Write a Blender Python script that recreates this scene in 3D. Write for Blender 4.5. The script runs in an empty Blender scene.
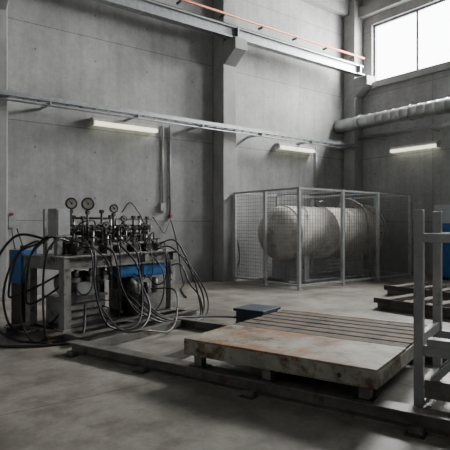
import bpy, bmesh, math, random
from mathutils import Vector, Matrix
random.seed(7)
scene=bpy.context.scene
Z=Vector((0,0,1))
# ------------------------------------------------------------ materials
def mat(name,c1,c2=None,rough=.6,metal=0.,scale=5.,rust=None,rt=.6,rs=3.,bump=.15,emit=None,es=0,rsoft=.12,bscale=40,rust2=None,rt2=.6,rs2=3.):
    m=bpy.data.materials.new(name); m.use_nodes=True
    nt=m.node_tree; N=nt.nodes; L=nt.links
    b=N['Principled BSDF']; b.inputs['Metallic'].default_value=metal
    b.inputs['Roughness'].default_value=rough
    if c2 is None: c2=tuple(x*.75 for x in c1)
    tc=N.new('ShaderNodeTexCoord')
    n=N.new('ShaderNodeTexNoise'); n.inputs['Scale'].default_value=scale; n.inputs['Detail'].default_value=8; n.inputs['Roughness'].default_value=.65
    L.new(tc.outputs['Object'],n.inputs['Vector'])
    r=N.new('ShaderNodeValToRGB'); r.color_ramp.elements[0].position=.35; r.color_ramp.elements[1].position=.65
    r.color_ramp.elements[0].color=(*c2,1); r.color_ramp.elements[1].color=(*c1,1)
    L.new(n.outputs['Fac'],r.inputs['Fac']); out=r.outputs['Color']
    for (ru,t_,s_,loc) in ((rust,rt,rs,(3.1,1.7,.4)),(rust2,rt2,rs2,(8.3,5.1,2.2))):
        if not ru: continue
        n2=N.new('ShaderNodeTexNoise'); n2.inputs['Scale'].default_value=s_; n2.inputs['Detail'].default_value=10; n2.inputs['Roughness'].default_value=.7
        mp=N.new('ShaderNodeMapping'); mp.inputs['Location'].default_value=loc; L.new(tc.outputs['Object'],mp.inputs['Vector']); L.new(mp.outputs['Vector'],n2.inputs['Vector'])
        r2=N.new('ShaderNodeValToRGB'); r2.color_ramp.elements[0].position=t_; r2.color_ramp.elements[1].position=t_+rsoft
        L.new(n2.outputs['Fac'],r2.inputs['Fac'])
        mx=N.new('ShaderNodeMixRGB'); L.new(r2.outputs['Color'],mx.inputs['Fac']); L.new(out,mx.inputs['Color1']); mx.inputs['Color2'].default_value=(*ru,1)
        out=mx.outputs['Color']
    L.new(out,b.inputs['Base Color'])
    if bump:
        n3=N.new('ShaderNodeTexNoise'); n3.inputs['Scale'].default_value=bscale; n3.inputs['Detail'].default_value=5
        L.new(tc.outputs['Object'],n3.inputs['Vector'])
        bp=N.new('ShaderNodeBump'); bp.inputs['Strength'].default_value=bump; bp.inputs['Distance'].default_value=.01
        L.new(n3.outputs['Fac'],bp.inputs['Height']); L.new(bp.outputs['Normal'],b.inputs['Normal'])
    if emit:
        b.inputs['Emission Color'].default_value=(*emit,1); b.inputs['Emission Strength'].default_value=es
    return m

def concrete_wall(name,axis,base=.335):
    m=bpy.data.materials.new(name); m.use_nodes=True
    nt=m.node_tree; N=nt.nodes; L=nt.links; b=N['Principled BSDF']; b.inputs['Roughness'].default_value=.8
    tc=N.new('ShaderNodeTexCoord'); sp=N.new('ShaderNodeSeparateXYZ'); L.new(tc.outputs['Object'],sp.inputs['Vector'])
    cb=N.new('ShaderNodeCombineXYZ'); L.new(sp.outputs['X' if axis=='x' else 'Y'],cb.inputs['X']); L.new(sp.outputs['Z'],cb.inputs['Y'])
    mp=N.new('ShaderNodeMapping'); mp.inputs['Location'].default_value=(-2.62+2.69*4,.5,0); L.new(cb.outputs['Vector'],mp.inputs['Vector'])
    br=N.new('ShaderNodeTexBrick'); br.offset=0; br.inputs['Scale'].default_value=1; br.inputs['Brick Width'].default_value=5.38; br.inputs['Row Height'].default_value=2.1
    br.inputs['Mortar Size'].default_value=.010; br.inputs['Mortar Smooth'].default_value=.4
    g=(.985,1.0,.995)
    br.inputs['Color1'].default_value=(base*.94*g[0],base*.94,base*.935,1); br.inputs['Color2'].default_value=(base*1.06*g[0],base*1.06,base*1.055,1); br.inputs['Mortar'].default_value=(base*.48,base*.48,base*.48,1)
    L.new(mp.outputs['Vector'],br.inputs['Vector'])
    def nz(s,d,ro,lo,hi,a,bb,vec=None):
        n=N.new('ShaderNodeTexNoise'); n.inputs['Scale'].default_value=s; n.inputs['Detail'].default_value=d; n.inputs['Roughness'].default_value=ro
        L.new(vec if vec else tc.outputs['Object'],n.inputs['Vector'])
        r=N.new('ShaderNodeValToRGB'); r.color_ramp.elements[0].position=lo; r.color_ramp.elements[1].position=hi
        r.color_ramp.elements[0].color=(a,a,a,1); r.color_ramp.elements[1].color=(bb,bb,bb,1); L.new(n.outputs['Fac'],r.inputs['Fac']); return n,r
    def mul(a,bb):
        x=N.new('ShaderNodeMixRGB'); x.blend_type='MULTIPLY'; x.inputs['Fac'].default_value=1; L.new(a,x.inputs['Color1']); L.new(bb,x.inputs['Color2']); return x.outputs['Color']
    n1,r1=nz(.7,9,.7,.32,.68,.72,1.16)
    ms=N.new('ShaderNodeMapping'); ms.inputs['Scale'].default_value=(5,5,.4); L.new(tc.outputs['Object'],ms.inputs['Vector'])
    n2,r2=nz(1,7,.6,.3,.6,.85,1.04,ms.outputs['Vector'])
    n3,r3=nz(9,10,.75,.35,.6,.87,1.04)
    c=mul(mul(mul(br.outputs['Color'],r1.outputs['Color']),r2.outputs['Color']),r3.outputs['Color'])
    md=N.new('ShaderNodeVectorMath'); md.operation='MODULO'; md.inputs[1].default_value=(1.345,1.05,1); L.new(mp.outputs['Vector'],md.inputs[0])
    ds=N.new('ShaderNodeVectorMath'); ds.operation='DISTANCE'; ds.inputs[1].default_value=(.67,.52,0); L.new(md.outputs[0],ds.inputs[0])
    th=N.new('ShaderNodeValToRGB'); th.color_ramp.elements[0].position=.018; th.color_ramp.elements[1].position=.03; th.color_ramp.elements[0].color=(.5,.5,.5,1); th.color_ramp.elements[1].color=(1,1,1,1)
    L.new(ds.outputs['Value'],th.inputs['Fac']); c=mul(c,th.outputs['Color'])
    L.new(c,b.inputs['Base Color'])
    bp=N.new('ShaderNodeBump'); bp.inputs['Strength'].default_value=.3; bp.inputs['Distance'].default_value=.01; L.new(n3.outputs['Fac'],bp.inputs['Height']); L.new(bp.outputs['Normal'],b.inputs['Normal'])
    return m

def floor_mat():
    m=bpy.data.materials.new('floor_concrete'); m.use_nodes=True
    nt=m.node_tree; N=nt.nodes; L=nt.links; b=N['Principled BSDF']
    tc=N.new('ShaderNodeTexCoord')
    def nz(s,d,ro,lo,hi,ca,cb):
        n=N.new('ShaderNodeTexNoise'); n.inputs['Scale'].default_value=s; n.inputs['Detail'].default_value=d; n.inputs['Roughness'].default_value=ro
        L.new(tc.outputs['Object'],n.inputs['Vector'])
        r=N.new('ShaderNodeValToRGB'); r.color_ramp.elements[0].position=lo; r.color_ramp.elements[1].position=hi
        r.color_ramp.elements[0].color=(*ca,1); r.color_ramp.elements[1].color=(*cb,1); L.new(n.outputs['Fac'],r.inputs['Fac']); return n,r
    def mul(a,bb):
        x=N.new('ShaderNodeMixRGB'); x.blend_type='MULTIPLY'; x.inputs['Fac'].default_value=1; L.new(a,x.inputs['Color1']); L.new(bb,x.inputs['Color2']); return x.outputs['Color']
    n1,r1=nz(.5,9,.65,.34,.66,(.165,.155,.138),(.31,.295,.265))
    n2,r2=nz(2.0,10,.7,.38,.56,(.66,.64,.60),(1.05,1.05,1.04))
    n3,r3=nz(14,10,.8,.35,.6,(.78,.78,.78),(1.08,1.08,1.08))
    v=N.new('ShaderNodeTexBrick'); v.offset=0; v.inputs['Scale'].default_value=1; v.inputs['Brick Width'].default_value=4.2; v.inputs['Row Height'].default_value=4.2; v.inputs['Mortar Size'].default_value=.008
    v.inputs['Color1'].default_value=(1,1,1,1); v.inputs['Color2'].default_value=(.94,.94,.94,1); v.inputs['Mortar'].default_value=(.45,.45,.45,1)
    L.new(tc.outputs['Object'],v.inputs['Vector'])
    L.new(mul(mul(mul(r1.outputs['Color'],r2.outputs['Color']),r3.outputs['Color']),v.outputs['Color']),b.inputs['Base Color'])
    rr=N.new('ShaderNodeMapRange'); rr.inputs['To Min'].default_value=.34; rr.inputs['To Max'].default_value=.66; L.new(n2.outputs['Fac'],rr.inputs['Value']); L.new(rr.outputs['Result'],b.inputs['Roughness'])
    bp=N.new('ShaderNodeBump'); bp.inputs['Strength'].default_value=.15; bp.inputs['Distance'].default_value=.01; L.new(n3.outputs['Fac'],bp.inputs['Height']); L.new(bp.outputs['Normal'],b.inputs['Normal'])
    return m

M={}
M['wa']=concrete_wall('wall_concrete_a','x'); M['wb']=concrete_wall('wall_concrete_b','y'); M['fl']=floor_mat()
M['col']=mat('column_concrete',(.335,.34,.332),(.25,.253,.247),.85,scale=1.6,bump=.25)
M['ceil']=mat('ceiling_concrete',(.2,.2,.2),(.15,.15,.15),.9,scale=1)
M['galv']=mat('galvanised_steel',(.36,.38,.39),(.24,.255,.265),.45,.6,scale=9)
M['gpaint']=mat('grey_paint_steel',(.32,.335,.335),(.22,.235,.235),.5,.1,scale=5,rust=(.09,.055,.035),rt=.6,rs=7)
M['cage']=mat('cage_paint',(.5,.52,.52),(.36,.38,.38),.5,.2,scale=6)
M['wire']=mat('cage_wire',(.3,.31,.31),(.2,.21,.21),.5,.4,bump=0)
M['bench']=mat('bench_paint',(.30,.303,.285),(.17,.17,.16),.55,.1,scale=7,rust=(.06,.04,.028),rt=.55,rs=8)
M['dark']=mat('dark_steel',(.07,.067,.063),(.03,.03,.029),.45,.5,scale=9,rust=(.1,.06,.04),rt=.6,rs=9)
M['rail']=mat('rail_steel',(.20,.197,.182),(.10,.095,.085),.5,.3,scale=4,rust=(.11,.06,.035),rt=.54,rs=5)
M['steel']=mat('worn_steel',(.36,.36,.35),(.2,.2,.19),.35,.8,scale=10,rust=(.1,.06,.04),rt=.6,rs=12)
M['rubber']=mat('black_rubber',(.022,.022,.022),(.012,.012,.012),.45,bump=.05)
M['hose2']=mat('grey_hose',(.10,.10,.095),(.05,.05,.05),.45,.3,bump=.05)
M['blue']=mat('blue_paint',(.02,.13,.36),(.012,.085,.24),.4,scale=6,rust=(.03,.035,.04),rt=.6,rs=9)
M['dblue']=mat('dark_blue_plastic',(.02,.04,.065),(.012,.026,.042),.5)
M['white']=mat('gauge_face',(.6,.6,.55),(.5,.5,.46),.5,bump=0,scale=30)
M['red']=mat('red_plastic',(.3,.03,.02),(.22,.02,.015),.45,bump=0)
M['orange']=mat('orange_conductor_rail',(.42,.11,.035),(.28,.07,.03),.5,bump=0)
M['tank']=mat('tank_steel',(.46,.44,.40),(.31,.295,.265),.7,.0,scale=2.5,rust=(.19,.155,.12),rt=.53,rs=2.2,rsoft=.2)
M['plate']=mat('platform_paint',(.35,.335,.265),(.20,.18,.135),.6,.0,scale=3.2,rust=(.25,.105,.032),rt=.49,rs=1.7,rsoft=.12,rust2=(.085,.055,.035),rt2=.52,rs2=3.2)
M['skirt']=mat('platform_side',(.34,.335,.28),(.2,.195,.16),.6,.0,scale=6,rust=(.1,.055,.03),rt=.5,rs=6)
M['board']=mat('platform_boards',(.165,.13,.10),(.08,.064,.052),.85,0,scale=3.5,rust=(.045,.033,.026),rt=.52,rs=4)
M['wood']=mat('old_timber',(.17,.14,.115),(.08,.068,.058),.8,scale=5)
M['duct']=mat('duct_metal',(.40,.42,.42),(.28,.29,.29),.42,.7,scale=3)
M['lamp']=mat('lamp_diffuser',(.8,.8,.7),(.8,.8,.7),.4,bump=0,emit=(1,.97,.74),es=1.9)
M['lampb']=mat('lamp_housing',(.5,.5,.48),(.4,.4,.38),.5,bump=0)
M['frame']=mat('window_frame_paint',(.12,.125,.13),(.08,.08,.085),.5)
M['cabw']=mat('cabinet_white',(.45,.5,.55),(.38,.42,.46),.5)

# ------------------------------------------------------------ builder
def frame(d,up=Z):
    d=d.normalized()
    if abs(d.dot(up))>.98: up=Vector((1,0,0))
    s=d.cross(up).normalized(); u=s.cross(d).normalized(); return s,u
class B:
    def __init__(s): s.bm=bmesh.new(); s.m=[]
    def mi(s,k):
        if k not in s.m: s.m.append(k)
        return s.m.index(k)
    def poly(s,vs,faces,k,smooth=False):
        V=[s.bm.verts.new(v) for v in vs]; i=s.mi(k)
        for f in faces:
            try: F=s.bm.faces.new([V[j] for j in f]); F.material_index=i; F.smooth=smooth
            except ValueError: pass
    def bx(s,x0,x1,y0,y1,z0,z1,k):
        vs=[(x,y,z) for z in (z0,z1) for y in (y0,y1) for x in (x0,x1)]
        s.poly(vs,[(0,2,3,1),(4,5,7,6),(0,1,5,4),(1,3,7,5),(3,2,6,7),(2,0,4,6)],k)
    def bc(s,c,sz,k): s.bx(c[0]-sz[0]/2,c[0]+sz[0]/2,c[1]-sz[1]/2,c[1]+sz[1]/2,c[2]-sz[2]/2,c[2]+sz[2]/2,k)
    def beam(s,p0,p1,w,h,k,off=(0,0)):
        p0=Vector(p0);p1=Vector(p1);a,u=frame(p1-p0)
        o=a*off[0]+u*off[1]; vs=[]
        for p in (p0,p1):
            for (i,j) in ((-1,-1),(1,-1),(1,1),(-1,1)): vs.append(p+o+a*i*w/2+u*j*h/2)
        s.poly(vs,[(3,2,1,0),(4,5,6,7),(0,1,5,4),(1,2,6,5),(2,3,7,6),(3,0,4,7)],k)
    def ibeam(s,p0,p1,w,h,t,k):
        s.beam(p0,p1,w,t,k,(0,h/2-t/2)); s.beam(p0,p1,w,t,k,(0,-h/2+t/2)); s.beam(p0,p1,t,h-2*t,k)
    def channel(s,p0,p1,w,h,t,k,side=1):
        s.beam(p0,p1,w,t,k,(0,h/2-t/2)); s.beam(p0,p1,w,t,k,(0,-h/2+t/2)); s.beam(p0,p1,t,h-2*t,k,(side*(w/2-t/2),0))
    def cyl(s,p0,p1,r,k,n=14,r2=None):
        p0=Vector(p0);p1=Vector(p1); r2=r if r2 is None else r2
        s.lathe(p0,(p1-p0).normalized(),[(0,0),(0,r),((p1-p0).length,r2),((p1-p0).length,0)],k,n)
    def lathe(s,o,d,prof,k,n=28):
        o=Vector(o); d=Vector(d).normalized(); a,u=frame(d); i=s.mi(k); rings=[]
        for (t,r) in prof:
            if r<1e-6: rings.append([s.bm.verts.new(o+d*t)])
            else: rings.append([s.bm.verts.new(o+d*t+a*r*math.cos(2*math.pi*j/n)+u*r*math.sin(2*math.pi*j/n)) for j in range(n)])
        for q in range(len(rings)-1):
            A,C=rings[q],rings[q+1]
            steep=abs(prof[q+1][0]-prof[q][0])<1e-6
            for j in range(n):
                jj=(j+1)%n
                if len(A)==1 and len(C)==1: continue
                if len(A)==1: vs=[A[0],C[jj],C[j]]
                elif len(C)==1: vs=[A[j],A[jj],C[0]]
                else: vs=[A[j],A[jj],C[jj],C[j]]
                F=s.bm.faces.new(vs); F.material_index=i; F.smooth=not(steep)
    def tube(s,pts,r,k,n=7,sub=7):
        P=[Vector(p) for p in pts]; Q=[P[0]*2-P[1]]+P+[P[-1]*2-P[-2]]; C=[]
        for i in range(1,len(Q)-2):
            a,b,c,d=Q[i-1:i+3]
            for j in range(sub):
                t=j/sub; C.append(.5*((2*b)+(c-a)*t+(2*a-5*b+4*c-d)*t*t+(3*b-a-3*c+d)*t**3))
        C.append(P[-1].copy()); i0=s.mi(k); prev=None; up=None
        for c in C: c.z=max(c.z,r)
        for j,c in enumerate(C):
            d=(C[min(j+1,len(C)-1)]-C[max(j-1,0)])
            if d.length<1e-7: continue
            d.normalize()
            if up is None: a,up=frame(d)
            a=d.cross(up)
            if a.length<1e-4: a,up=frame(d)
            a.normalize(); up=a.cross(d).normalized()
            ring=[s.bm.verts.new(c+a*r*math.cos(2*math.pi*q/n)+up*r*math.sin(2*math.pi*q/n)) for q in range(n)]
            if prev:
                for q in range(n):
                    F=s.bm.faces.new([prev[q],prev[(q+1)%n],ring[(q+1)%n],ring[q]]); F.material_index=i0; F.smooth=True
            else:
                F=s.bm.faces.new(ring[::-1]); F.material_index=i0
            prev=ring
        F=s.bm.faces.new(prev); F.material_index=i0
    def ring(s,c,d,R,r,k,n=24,m=6):
        c=Vector(c);d=Vector(d).normalized();a,u=frame(d);i0=s.mi(k);G=[]
        for j in range(n):
            t=2*math.pi*j/n; e=a*math.cos(t)+u*math.sin(t)
            G.append([s.bm.verts.new(c+e*(R+r*math.cos(2*math.pi*q/m))+d*r*math.sin(2*math.pi*q/m)) for q in range(m)])
        for j in range(n):
            for q in range(m):
                F=s.bm.faces.new([G[j][q],G[(j+1)%n][q],G[(j+1)%n][(q+1)%m],G[j][(q+1)%m]]); F.material_index=i0; F.smooth=True
    def obj(s,name,rot=0,bevel=0,origin=None):
        bmesh.ops.recalc_face_normals(s.bm,faces=s.bm.faces[:])
        vs=[v.co for v in s.bm.verts]
        if origin is None:
            origin=Vector(((min(v.x for v in vs)+max(v.x for v in vs))/2,(min(v.y for v in vs)+max(v.y for v in vs))/2,min(v.z for v in vs)))
        bmesh.ops.translate(s.bm,verts=s.bm.verts[:],vec=-origin)
        me=bpy.data.meshes.new(name); s.bm.to_mesh(me); s.bm.free()
        for k in s.m: me.materials.append(M[k])
        o=bpy.data.objects.new(name,me); scene.collection.objects.link(o)
        o.location=Matrix.Rotation(rot,3,'Z')@origin; o.rotation_euler=(0,0,rot)
        if bevel:
            md=o.modifiers.new('bevel','BEVEL'); md.width=bevel; md.segments=2; md.limit_method='ANGLE'; md.angle_limit=math.radians(50)
        return o
O0=Vector((0,0,0))
# ------------------------------------------------------------ room shell
YA=10.96; XB=13.9; H=9.6; XL=-4.5; YF=-5
b=B(); b.bx(XL-.3,XB+.3,YF-.3,YA+.3,-.2,0,'fl'); b.obj('floor',origin=O0)
b=B(); b.bx(XL-.3,XB+.3,YF-.3,YA+.3,H,H+.2,'ceil'); b.obj('ceiling',origin=O0)
b=B(); b.bx(XL-.3,XB+.3,YA,YA+.3,0,H,'wa'); b.obj('wall_back',origin=O0)
b=B(); b.bx(XL-.3,XL,YF,YA,0,H,'wb'); b.obj('wall_left',origin=O0)
b=B(); b.bx(XL-.3,XB+.3,YF-.3,YF,0,H,'wa'); b.obj('wall_front',origin=O0)
WZ0,WZ1=6.19,8.12
wins=[(5.4,10.15),(-.45,4.3)]
b=B(); b.bx(XB,XB+.3,YF,YA,0,WZ0,'wb'); b.bx(XB,XB+.3,YF,YA,WZ1,H,'wb')
ed=[YF]+[e for w in sorted(wins) for e in w]+[YA]
for i in range(0,len(ed),2): b.bx(XB,XB+.3,ed[i],ed[i+1],WZ0,WZ1,'wb')
b.obj('wall_right',origin=O0)
for i,(y0,y1) in enumerate(wins):
    b=B(); x0,x1=XB+.1,XB+.17
    b.bx(x0,x1,y0,y1,WZ0,WZ0+.07,'frame'); b.bx(x0,x1,y0,y1,WZ1-.07,WZ1,'frame')
    n=3
    for j in range(n+1):
        y=y0+(y1-y0)*j/n; w=.035; yy=min(max(y,y0+w),y1-w); b.bx(x0,x1,yy-w,yy+w,WZ0+.07,WZ1-.07,'frame')
    b.obj('window_%d'%(i+1))
for i,x in enumerate((2.17,8.0,13.45)):
    b=B(); b.bx(x,x+.45,10.5,YA,0,H,'col')
    b.bx(x+.02,x+.43,10.02,10.5,6.05,6.36,'col')
    b.poly([(x+.02,10.5,5.75),(x+.43,10.5,5.75),(x+.43,10.5,6.05),(x+.02,10.5,6.05),(x+.02,10.05,6.05),(x+.43,10.05,6.05)],[(0,1,5,4),(0,4,3),(1,2,5),(3,4,5,2)],'col')
    b.obj('concrete_column' if i==0 else 'concrete_column.%03d'%i,bevel=.02)
b=B(); b.bx(13.5,XB,4.55,5.05,0,H,'col'); b.obj('concrete_column.003',bevel=.02)
b=B(); b.bx(XL,XB,10.72,YA,8.5,9.0,'col'); b.obj('trim_1',origin=O0)
b=B(); b.bx(XB-.22,XB,YF,10.5,8.4,8.75,'col'); b.obj('trim_2',origin=O0)
b=B(); b.bx(XB-.14,XB,5.05,10.5,5.98,6.16,'col'); b.obj('trim_3',origin=O0)
# crane runway
b=B(); b.ibeam((XL,10.27,6.52),(13.5,10.27,6.52),.2,.30,.03,'galv'); b.bx(XL,13.5,10.24,10.30,6.67,6.73,'dark')
for x in (2.4,8.22,13.3):
    b.bx(x-.16,x+.16,10.1,10.42,6.355,6.385,'galv'); b.bx(x-.02,x+.02,10.13,10.4,6.39,6.66,'galv')
b.obj('crane_runway_beam')
b=B(); b.cyl((XL,10.08,6.88),(13.4,10.08,6.88),.032,'orange',10)
for i in range(14):
    x=-4+i*1.3; b.bx(x-.02,x+.02,10.06,10.24,6.80,6.85,'dark')
b.obj('crane_conductor_rail')
# cable tray
b=B(); 
b.bx(XL,13.4,10.30,10.315,4.03,4.12,'galv'); b.bx(XL,13.4,10.465,10.48,4.03,4.12,'galv')
for i in range(60):
    x=XL+.2+i*.3; b.bx(x-.015,x+.015,10.315,10.465,4.03,4.045,'galv')
b.cyl((XL,10.36,4.065),(13.4,10.36,4.065),.022,'rubber',8); b.cyl((XL,10.41,4.065),(13.4,10.41,4.065),.02,'hose2',8)
b.cyl((XL,10.34,3.95),(13.4,10.34,3.95),.018,'galv',8)
for x in (-3,-1,1,3.4,5.4,7.2,9.2,11.2,12.8):
    b.bx(x-.015,x+.015,10.28,YA-.005,3.97,4.03,'galv')
b.obj('cable_tray')
b=B()
for x,z0 in ((6.40,1.95),(6.62,1.75)):
    b.cyl((x,10.92,z0),(x,10.92,4.0),.026,'galv',8)
    for z in (2.2,2.9,3.6): b.bx(x-.04,x+.04,10.93,YA,z-.015,z+.015,'galv')
b.bx(6.33,6.47,10.87,YA,1.85,2.05,'gpaint'); b.bx(6.59,6.65,10.87,YA,1.68,1.75,'red')
b.obj('wall_conduit')
b=B(); b.cyl((8.65,10.92,2.6),(8.65,10.92,4.0),.018,'galv',8); b.cyl((12.05,10.92,2.0),(12.05,10.92,4.0),.02,'galv',8)
b.obj('wall_conduit.001')
# duct
b=B(); cx,cz=13.12,4.76
prof=[(0,0),(0,.20),(.02,.225)]
t=.1
while t<11: prof+=[(t,.207),(t+.06,.207),(t+.08,.222),(t+.1,.207)]; t+=.28
prof+=[(11.1,.205),(11.1,0)]
b.lathe((cx,10.93,cz),(0,-1,0),prof,'duct',24)
for y in (10.0,8.2,6.4,4.6,2.8):
    b.ring((cx,y,cz),(0,1,0),.222,.02,'galv'); b.bx(cx,XB,y-.02,y+.02,cz-.02,cz+.02,'galv')
b.obj('ventilation_duct')
b=B(); b.cyl((13.55,10.4,4.32),(13.55,0,4.32),.06,'duct',14); b.cyl((13.72,10.4,4.42),(13.72,0,4.42),.03,'galv',10)
for y in (9.6,7.8,6.0,4.2): b.bx(13.5,XB,y-.02,y+.02,4.24,4.265,'galv')
b.obj('wall_pipe')
def lamp(name,a,bb,axis):
    b=B()
    if axis=='x':
        b.bx(a,bb,10.80,YA,3.86,3.95,'lampb'); b.bx(a+.03,bb-.03,10.76,10.90,3.78,3.86,'lamp'); b.bx(a,a+.03,10.75,10.92,3.77,3.9,'lampb'); b.bx(bb-.03,bb,10.75,10.92,3.77,3.9,'lampb')
    else:
        b.bx(XB-.16,XB,a,bb,3.86,3.95,'lampb'); b.bx(XB-.2,XB-.06,a+.03,bb-.03,3.78,3.86,'lamp'); b.bx(XB-.21,XB-.04,a,a+.03,3.77,3.9,'lampb'); b.bx(XB-.21,XB-.04,bb-.03,bb,3.77,3.9,'lampb')
    b.obj(name)
lamp('fluorescent_wall_light',4.51,6.2,'x'); lamp('fluorescent_wall_light.001',10.29,11.85,'x'); lamp('fluorescent_wall_light.002',7.75,9.35,'y')

# ------------------------------------------------------------ cage
b=B(); cx0,cx1,cy0,cy1,ch=8.36,12.84,8.09,10.44,2.38
xs=[cx0,9.9,11.34,cx1]
def post(x,y): b.bx(x-.035,x+.035,y-.035,y+.035,0,ch,'cage'); b.bx(x-.07,x+.07,y-.07,min(y+.07,10.49),0,.015,'cage')
for x in xs: post(x,cy0); post(x,cy1)
post(cx0,9.25); post(cx1,9.25)
def panel(p0,p1):
    p0=Vector(p0);p1=Vector(p1);L=(p1-p0).length;d=(p1-p0)/L
    for z in (.10,ch-.03):
        b.beam(p0+Z*z,p1+Z*z,.045,.045,'cage')
    n=int(L/.09)
    for i in range(1,n): q=p0+d*L*i/n; b.beam(q+Z*.1,q+Z*(ch-.03),.006,.006,'wire')
    n=int((ch-.13)/.09)
    for i in range(1,n): z=.1+(ch-.13)*i/n; b.beam(p0+Z*z,p1+Z*z,.006,.006,'wire')
for i in range(3):
    panel((xs[i],cy0,0),(xs[i+1],cy0,0))
    b.beam((xs[i],cy1,ch-.03),(xs[i+1],cy1,ch-.03),.045,.045,'cage')
for x in (cx0,cx1): panel((x,cy0,0),(x,9.25,0)); panel((x,9.25,0),(x,cy1,0))
for x in xs[1:3]: b.beam((x,cy0,ch-.03),(x,cy1,ch-.03),.045,.045,'cage')
b.obj('wire_mesh_safety_cage')
# tank
b=B(); tc=Vector((0,9.33,1.28)); TX=8.5; RR=.71
prof=[(0,0)]+[(.50*(1-math.cos(a)),RR*math.sin(a)) for a in [math.pi/2*i/12 for i in range(1,13)]]
prof+=[(.5,RR+.012),(.54,RR+.012),(.54,RR),(1.9,RR),(1.9,RR+.012),(1.96,RR+.012),(1.96,RR)]
prof+=[(3.65,RR),(3.65,.82),(3.73,.82),(3.73,.73),(3.80,.73),(3.80,.82),(3.88,.82),(3.88,.66),(3.98,.5),(4.04,.25),(4.06,0)]
b.lathe((TX,tc.y,tc.z),(1,0,0),prof,'tank',56)
for i in range(24):
    a=2*math.pi*i/24
    c=Vector((TX+3.62,tc.y+.78*math.cos(a),tc.z+.78*math.sin(a))); b.cyl(c,c+Vector((.3,0,0)),.018,'dark',6)
for x in (9.3,11.5):
    b.bx(x-.08,x+.08,tc.y-.6,tc.y+.6,.12,.72,'gpaint'); b.bx(x-.14,x+.14,tc.y-.7,tc.y+.7,.08,.12,'gpaint')
for y in (tc.y-.55,tc.y+.55): b.ibeam((8.7,y,.05),(12.4,y,.05),.1,.1,.014,'gpaint')
b.cyl((10.4,tc.y,1.97),(10.4,tc.y,2.16),.07,'steel'); b.cyl((10.4,tc.y,2.12),(10.4,tc.y,2.15),.12,'steel')
b.cyl((11.9,tc.y,1.95),(11.9,tc.y,2.3),.05,'steel'); b.bc((11.9,tc.y,2.42),(.2,.16,.16),'blue')
b.cyl((11.3,tc.y,1.95),(11.3,tc.y,2.1),.04,'steel'); b.tube([(11.3,tc.y,2.08),(11.3,tc.y-.05,2.2),(11.45,tc.y-.3,2.2),(11.5,tc.y-.7,1.9),(11.5,tc.y-.85,1.1),(11.5,tc.y-.86,.1)],.025,'steel')
b.cyl((TX+.03,tc.y,tc.z),(TX-.05,tc.y,tc.z),.09,'steel'); b.cyl((TX+.1,tc.y-.2,tc.z-.3),(TX-.02,tc.y-.2,tc.z-.3),.05,'steel')
b.obj('pressure_vessel')
b=B()
b.tube([(8.6,10.93,1.3),(8.58,10.8,1.25),(8.6,10.75,.8),(8.63,10.78,.4),(8.7,10.8,.3),(8.8,10.8,.6),(8.76,10.86,1.1),(8.66,10.86,1.25)],.018,'rubber')
b.bx(8.56,8.7,10.86,YA,1.24,1.3,'gpaint'); b.obj('wall_hose')
b=B(); b.bx(13.05,13.85,6.3,7.45,0,.08,'dark'); b.bx(13.0,13.85,6.3,7.45,.08,1.55,'blue'); b.bx(13.0,13.85,6.3,7.45,1.55,2.05,'cabw'); b.bx(12.985,13.0,6.36,6.85,.14,1.48,'blue'); b.bx(12.985,13.0,6.9,7.39,.14,1.48,'blue'); b.bx(12.96,12.985,6.8,6.83,.8,1.0,'steel')
b.obj('storage_cabinet',bevel=.01)
def skid(name,x0,x1,y0,y1,h):
    b=B()
    for x in (x0+.06,(x0+x1)/2,x1-.06): b.channel((x,y0,h*.35),(x,y1,h*.35),.1,h*.7,.015,'rail')
    n=max(4,int((y1-y0)/.42))
    for i in range(n): y=y0+(y1-y0)*(i+.5)/n; b.bx(x0,x1,y-.09,y+.09,h*.7,h,'wood')
    b.bx(x0-.02,x0,y0,y1,h*.55,h,'dark')
    b.obj(name,bevel=.006)
skid('steel_skid',7.6,8.6,2.9,5.5,.2); skid('steel_skid.001',9.2,10.3,3.6,6.4,.22)

# ------------------------------------------------------------ group (rotated 18 deg)
G=math.radians(18)
b=B(); p0,p1,q0,q1=3.78,5.84,1.20,3.08; zt=.40; pm=4.62
b.bx(p0,pm,q0,q1,zt-.025,zt,'plate')
n=6; w=(p1-pm-.06)/n
for i in range(n): b.bx(pm+i*w+.018,pm+(i+1)*w-.016,q0+.01,q1-.01,zt-.03,zt-.002,'board')
b.bx(p1-.055,p1,q0,q1,zt-.03,zt,'plate')
b.bx(pm,p1,q0+.01,q1-.01,zt-.06,zt-.032,'dark')
for (a,c) in (((p0+.035,q0,zt-.09),(p0+.035,q1,zt-.09)),((p1-.035,q1,zt-.09),(p1-.035,q0,zt-.09))): b.channel(a,c,.07,.13,.012,'skirt',-1)
for (a,c) in (((p0,q0+.03,zt-.09),(p1,q0+.03,zt-.09)),((p1,q1-.03,zt-.09),(p0,q1-.03,zt-.09))): b.channel(a,c,.06,.13,.012,'skirt',1)
b.bx(p0-.004,p0+.012,q0,q1,zt-.14,zt-.02,'skirt'); b.bx(p0,p1,q1-.012,q1+.004,zt-.14,zt-.02,'skirt')
for q in (1.75,2.2,2.65): b.beam((p0,q,zt-.10),(p1,q,zt-.10),.06,.10,'rail')
for p in (3.88,5.74):
    for q in (q0+.12,2.2,q1-.12):
        b.bx(p-.04,p+.04,q-.045,q+.045,.13,zt-.14,'rail'); b.bx(p-.07,p+.07,q-.09,q+.09,.125,.14,'dark')
b.bx(4.2,4.9,q0+.2,q0+.5,.16,zt-.14,'dark')
for q in (1.5,2.9):
    b.cyl((p0-.012,q,zt-.09),(p0,q,zt-.09),.02,'dark',8)
b.obj('platform_table',rot=G,bevel=.004,origin=None)
b=B()
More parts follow.
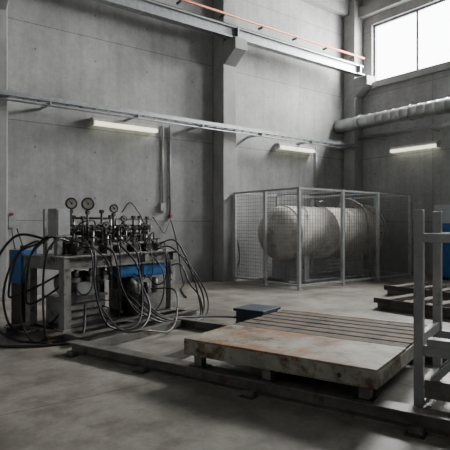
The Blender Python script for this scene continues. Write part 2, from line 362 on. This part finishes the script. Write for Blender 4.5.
b.ibeam((3.86,-1.2,.065),(3.86,4.85,.065),.17,.13,.014,'rail'); b.ibeam((5.74,-1.2,.06),(5.74,4.9,.06),.13,.12,.014,'rail')
for q in (-.6,.9,2.3,3.6,4.7):
    b.channel((3.96,q,.06),(5.65,q,.06),.08,.10,.012,'rail')
    b.bx(3.70,3.78,q-.05,q+.05,0,.05,'rail')
    b.bx(3.66,3.80,q-.07,q+.07,0,.012,'dark')
b.obj('floor_rail_frame',rot=G,bevel=.003)
b=B(); A_='gpaint'
for p in (4.11,4.78):
    for q in (.97,-.35):
        b.bx(p-.035,p+.035,q-.035,q+.035,.04,1.62,A_); b.bx(p-.08,p+.08,q-.08,q+.08,0,.04,A_)
    b.beam((p,.97,1.40),(p,-.35,1.40),.05,.07,A_); b.beam((p,.97,.52),(p,-.35,.52),.05,.08,A_)
for q in (.97,-.35):
    b.beam((4.11,q,.60),(4.78,q,.60),.05,.08,A_); b.beam((4.11,q,.2),(4.78,q,.2),.05,.07,A_)
b.beam((4.11,.93,.22),(4.11,.35,.85),.04,.05,A_)
b.beam((4.78,.93,.22),(4.78,.35,.80),.04,.05,A_)
b.bx(4.06,4.16,.45,.9,.56,.62,A_); b.bx(4.11,4.78,.55,.75,.56,.60,A_)
b.bx(4.07,4.15,.3,.92,.16,.30,'rail')
b.obj('steel_support_frame',rot=G,bevel=.004)
b=B(); b.bx(6.1,6.55,3.55,4.0,0,.27,'dblue'); b.bx(6.07,6.58,3.52,4.03,.25,.29,'dblue')
for z in (.08,.16): b.bx(6.085,6.565,3.535,4.015,z,z+.015,'dblue')
b.obj('plastic_crate',rot=G,bevel=.01)

# ------------------------------------------------------------ test bench
b=B(); a0,a1,c0,c1=4.15,6.4,5.38,6.25; ht=1.07
for p in (a0+.07,a1-.07):
    for q in (c0+.07,c1-.07):
        b.bx(p-.055,p+.055,q-.055,q+.055,.12,ht-.14,'bench'); b.bx(p-.1,p+.1,q-.1,q+.1,.12,.135,'bench')
b.ibeam(((a0+a1)/2+.2,c1-.06,.12),((a0+a1)/2+.2,c1-.06,ht-.14),.1,.1,.012,'bench')
for q,sd in ((c0+.04,1),(c1-.04,-1)): b.channel((a0,q,ht-.08),(a1,q,ht-.08),.08,.16,.014,'bench',-sd)
for p in (a0+.04,5.0,5.7,a1-.04): b.beam((p,c0,ht-.08),(p,c1,ht-.08),.08,.16,'bench')
b.bx(a0-.02,a1+.02,c0-.02,c1+.02,ht,ht+.015,'bench')
for q in (c0-.02,c1+.02): b.ibeam((a0-.25,q,.06),(a1+.15,q,.06),.12,.12,.014,'rail')
b.ibeam((a0-.1,5.03,.06),(a1+.1,5.03,.06),.12,.12,.012,'rail')
for p in (a0,5.2,a1): b.beam((p,5.05,.06),(p,c1,.06),.09,.10,'rail')
b.bx(a0+.05,a1-.05,c0+.05,c1-.05,.125,.14,'dark')
b.bx(4.4,5.05,5.6,6.1,.14,.48,'bench'); b.bx(4.37,5.08,5.57,6.13,.48,.51,'steel')
for z in (.2,.3,.4): b.bx(4.45,5.0,5.59,5.6,z,z+.03,'dark')
b.cyl((4.4,5.78,.69),(4.85,5.78,.69),.15,'steel',20); b.cyl((4.85,5.78,.69),(4.95,5.78,.69),.10,'dark',16)
for i in range(9): b.ring((4.44+i*.045,5.78,.69),(1,0,0),.15,.008,'dark',20,4)
b.cyl((4.95,5.78,.69),(5.15,5.78,.69),.07,'steel'); b.bx(4.45,4.8,5.68,5.88,.51,.57,'dark')
b.lathe((5.45,5.50,.14),(0,0,1),[(0,0),(0,.13),(.46,.13),(.51,.09),(.53,.05),(.58,.05),(.58,0)],'rubber',20)
b.cyl((5.45,5.9,.75),(5.95,5.9,.75),.14,'blue',20); b.cyl((5.40,5.9,.75),(5.45,5.9,.75),.11,'dark',16)
b.cyl((5.95,5.9,.75),(6.05,5.9,.75),.09,'steel'); b.bx(5.5,5.9,5.78,6.02,.5,.61,'dark'); b.bx(5.62,6.1,5.7,6.15,.14,.5,'bench')
b.bx(5.12,5.55,5.42,5.50,.73,.89,'blue'); b.bx(5.62,6.16,5.42,5.52,.70,.89,'blue'); b.bx(5.15,5.52,5.41,5.42,.76,.86,'blue'); b.bx(5.66,6.12,5.41,5.42,.73,.86,'blue')
b.bx(5.7,6.2,5.45,5.68,.14,.42,'steel'); b.cyl((5.8,5.5,.42),(5.8,5.5,.6),.04,'dark'); b.cyl((6.0,5.5,.42),(6.0,5.5,.66),.05,'steel')
for i in range(3):
    p=4.4+i*.25; b.cyl((p,5.45,.80),(p,5.45,.90),.03,'steel',10); b.bc((p,5.45,.76),(.08,.07,.06),'steel')
b.bx(4.42,4.72,5.44,5.47,.56,.72,'gpaint')
T=ht+.015
for p in (4.62,4.95,5.4,5.85,6.2): b.bc((p,5.95,T+.09),(.2,.22,.18),'dark')
for z,r in ((1.28,.03),(1.46,.026),(1.60,.016)): b.cyl((4.4,5.8,z),(6.25,5.8,z),r,'steel' if z<1.5 else 'dark',10)
b.cyl((4.5,5.65,1.2),(6.1,5.65,1.2),.04,'dark',10); b.cyl((4.6,5.95,1.38),(6.2,5.95,1.38),.035,'dark',10)
R_=random.uniform
for i in range(11):
    p=4.5+i*.165+R_(-.03,.03); h=1.5+R_(-.06,.26); b.cyl((p,5.8,T),(p,5.8,h),.018,'steel' if i%2 else 'dark',8)
    b.bc((p,5.8,1.28),(.085,.1,.1),random.choice(['dark','steel','dark']))
    b.bc((p,5.8,1.46),(.075,.08,.08),random.choice(['dark','steel','dark']))
    b.bc((p,5.8,h),(.05,.05,.05),'dark')
    if i%2: b.cyl((p,5.65,1.2),(p,5.56,1.2),.018,'steel',8); b.ring((p,5.55,1.2),(0,1,0),.05,.009,'dark',14,5)
    if i%3==0: b.cyl((p,5.74,1.46),(p,5.66,1.46),.018,'steel',8); b.ring((p,5.65,1.46),(0,1,0),.055,.009,'dark',14,5); b.beam((p-.05,5.65,1.46),(p+.05,5.65,1.46),.012,.012,'dark')
for i in range(7):
    p=4.5+i*.27; q=5.55; h=R_(.08,.2)
    b.bc((p,q,T+.06),(.11,.12,.12),random.choice(['dark','steel'])); b.cyl((p,q,T+.1),(p,q,T+.1+h),.022,'steel',8); b.ring((p,q,T+.1+h),(0,0,1),.05,.008,'dark',14,5); b.beam((p-.05,q,T+.1+h),(p+.05,q,T+.1+h),.01,.01,'dark')
b.beam((4.35,6.05,T),(4.35,6.05,1.72),.04,.04,'bench'); b.beam((6.25,6.05,T),(6.25,6.05,1.55),.04,.04,'bench'); b.beam((4.35,6.05,1.55),(6.25,6.05,1.55),.04,.04,'bench')
b.bx(4.20,4.42,5.60,5.78,1.34,1.72,'gpaint'); b.bx(4.22,4.40,5.59,5.60,1.36,1.70,'gpaint'); b.bx(4.19,4.20,5.62,5.76,1.38,1.68,'gpaint'); b.bx(4.26,4.34,5.66,5.74,T,1.34,'bench')
for (p,q,r,h) in ((5.05,6.0,.075,.35),(5.6,5.98,.07,.42),(5.95,6.0,.08,.3)):
    b.lathe((p,q,T),(0,0,1),[(0,0),(0,r),(h*.8,r),(h*.95,r*.5),(h,r*.3),(h+.08,r*.3),(h+.08,0)],'dark',16)
b.bx(5.15,5.5,5.9,6.1,T,1.4,'dark'); b.bx(5.7,6.1,6.02,6.12,1.2,1.42,'bench')
def gauge(p,q,z,r,zb):
    d=Vector((-.5,-.85,0)).normalized(); c=Vector((p,q,z))
    b.cyl(c,c+d*.05,r,'dark',24); b.cyl(c+d*.05,c+d*.054,r*.76,'white',24); b.ring(c+d*.05,d,r*.88,r*.15,'dark',24,6)
    s_,u_=frame(d); b.beam(c+d*.057,c+d*.057+(s_*.5+u_*.6).normalized()*r*.65,.008,.008,'dark')
    b.cyl(c+d*.056,c+d*.06,.014,'dark',8)
    b.cyl((p,q,zb),(p,q,z-r*.9),.016,'dark',8); b.bc((p,q,z-r-.03),(.045,.045,.05),'dark')
gauge(4.53,5.72,1.80,.08,1.4); gauge(4.77,5.66,1.80,.09,1.28); gauge(5.32,5.72,1.75,.065,1.28); gauge(5.6,5.8,1.60,.05,1.3); gauge(5.95,5.7,1.48,.055,1.2); gauge(5.05,5.6,1.5,.05,1.2)
b.tube([(5.62,5.85,1.7),(5.75,5.8,1.86),(5.9,5.75,1.7),(5.95,5.7,1.55)],.01,'rubber')
U=random.uniform
for i in range(13):
    p=4.42+i*.14+U(-.08,.08); q=U(5.5,5.6); z=U(1.15,1.3); k='rubber' if random.random()<.75 else 'hose2'
    pe=p+U(-.5,.5); pe=min(max(pe,4.35),6.3); ze=U(.25,.85); r=U(.007,.012)
    qo=U(5.15,5.32)
    b.tube([(p,q,z),(p+U(-.05,.05),q-.1,z+U(.0,.06)),((p*2+pe)/3,qo+.03,z-.15),((p+pe)/2,qo,ze),(pe,qo+.08,ze-U(0,.1)),(pe,5.5,ze+.03)],r,k)
for i in range(14):
    p=U(4.35,6.0); pe=p+U(.15,.5)*random.choice((-1,1)); pe=min(max(pe,4.3),6.3); q=U(5.5,5.9); z=U(1.15,1.45)
    b.tube([(p,q,z),(p+(pe-p)*.2,q-.05,z+U(.08,.15)),((p+pe)/2,q-.1,z+U(.08,.2)),(pe-(pe-p)*.1,q-.05,z+.08),(pe,q,U(1.12,1.4))],U(.007,.012),'rubber')
for i in range(5):
    q=5.5+i*.12; w=(.10,.34,.2,.42,.26)[i]; zl=(.03,.03,.45,.12,.55)[i]
    b.tube([(4.4,q+.1,U(1.15,1.4)),(4.2,q+.07,U(1.25,1.42)),(4.1-w*.6,q+.1,1.1),(4.08-w,q+.1+U(-.05,.1),.6),(4.05-w*.7,q,zl+.03),(4.25,q+.0,zl+U(.0,.15)),(4.5,5.7,zl+.35)],U(.011,.016),'rubber')
b.tube([(4.3,5.9,1.3),(4.0,6.2,1.35),(3.75,6.35,.9),(3.6,6.2,.3),(3.75,5.8,.03),(4.0,5.3,.02),(4.4,4.85,.02),(4.9,4.75,.1),(5.3,4.95,.3),(5.5,5.3,.6)],.018,'rubber')
b.tube([(4.0,7.7,.02),(3.75,7.1,.02),(3.7,6.5,.02),(3.45,5.9,.02),(3.7,5.4,.02),(4.2,5.15,.03),(4.6,5.5,.4)],.018,'rubber')
b.tube([(4.55,5.5,1.2),(4.5,5.2,1.15),(4.4,5.08,.7),(4.5,4.95,.2),(4.9,4.85,.12),(5.2,5.0,.4),(5.3,5.2,.9),(5.25,5.5,1.2)],.014,'rubber')
b.tube([(4.9,5.5,1.2),(4.85,5.2,1.1),(4.9,5.08,.6),(5.2,5.0,.2),(5.6,5.0,.35),(5.8,5.15,.8),(5.75,5.5,1.15)],.012,'rubber')
for (pa,za,dp) in ((6.1,1.2,.28),(6.2,1.0,.4),(6.25,.8,.15),(6.0,1.1,.5)):
    b.tube([(pa,5.5,za),(pa+.1,5.25,za+.05),(pa+dp*.6,5.05,za-.25),(pa+dp,4.9,.35),(pa+dp*.6,4.8,.05),(pa-.3,4.78,.03),(pa-.8,4.9,.2),(pa-.9,5.3,.5)],.013,'rubber')
b.tube([(5.8,5.4,.5),(5.9,5.0,.5),(5.6,4.7,.2),(5.2,4.5,.05),(4.7,4.45,.15),(4.5,4.7,.16),(4.6,5.2,.4)],.014,'hose2')
b.tube([(5.6,4.9,.13),(6.3,4.7,.06),(6.7,4.4,.02),(6.5,4.15,.02),(6.0,4.1,.02)],.016,'rubber')
b.obj('hydraulic_test_bench',rot=G)
b=B(); b.bx(4.24,4.5,6.45,6.75,.66,1.14,'blue'); b.bx(4.26,4.48,6.435,6.45,.70,1.1,'blue'); b.bx(4.26,4.48,6.47,6.73,.05,.66,'dark'); b.bx(4.2,4.52,6.43,6.77,0,.05,'dark'); b.cyl((4.37,6.6,1.14),(4.37,6.6,1.2),.04,'dark')
b.obj('oil_container',rot=G,bevel=.01)
b=B(); b.tube([(6.62,10.90,1.64),(6.66,10.82,1.4),(6.75,10.75,.9),(6.8,10.7,.35),(6.7,10.4,.02),(6.3,9.9,.02),(5.9,9.2,.02),(5.6,8.6,.02)],.016,'rubber')
b.tube([(6.62,10.90,1.68),(6.5,10.80,1.5),(6.35,10.75,1.3),(6.2,10.78,1.5),(6.1,10.88,1.7)],.012,'rubber')
b.obj('hanging_cable')
b=B(); b.bx(2.78,2.83,10.88,YA,1.70,1.75,'red'); b.bx(2.74,2.88,10.9,YA,1.45,1.66,'gpaint'); b.tube([(2.8,10.9,1.42),(2.82,10.8,1.1),(2.9,10.8,.8),(3.0,10.82,1.0),(2.9,10.88,1.42)],.014,'rubber'); b.obj('wall_switch_box')
# ------------------------------------------------------------ lights
for i,(y0,y1) in enumerate(wins):
    ld=bpy.data.lights.new('window_daylight_%d'%i,'AREA'); ld.shape='RECTANGLE'; ld.size=y1-y0+1; ld.size_y=3; ld.energy=(6600,2900)[i]; ld.color=(1,.985,.96)
    o=bpy.data.objects.new('window_daylight_%d'%(i+1),ld); scene.collection.objects.link(o)
    o.location=(XB+1.6,(y0+y1)/2,WZ0+1.9)
    d=Vector((-1,0,-.55)); o.rotation_euler=d.to_track_quat('-Z','Z').to_euler()
w=bpy.data.worlds.new('sky'); scene.world=w; w.use_nodes=True
w.node_tree.nodes['Background'].inputs['Color'].default_value=(.97,.99,1,1); w.node_tree.nodes['Background'].inputs['Strength'].default_value=12
cd=bpy.data.cameras.new('camera'); cd.lens=40; cd.sensor_width=36; cd.clip_end=200
co=bpy.data.objects.new('camera',cd); scene.collection.objects.link(co); co.location=(0,0,1.5); co.rotation_euler=(math.radians(90),0,math.radians(-37.5)); scene.camera=co
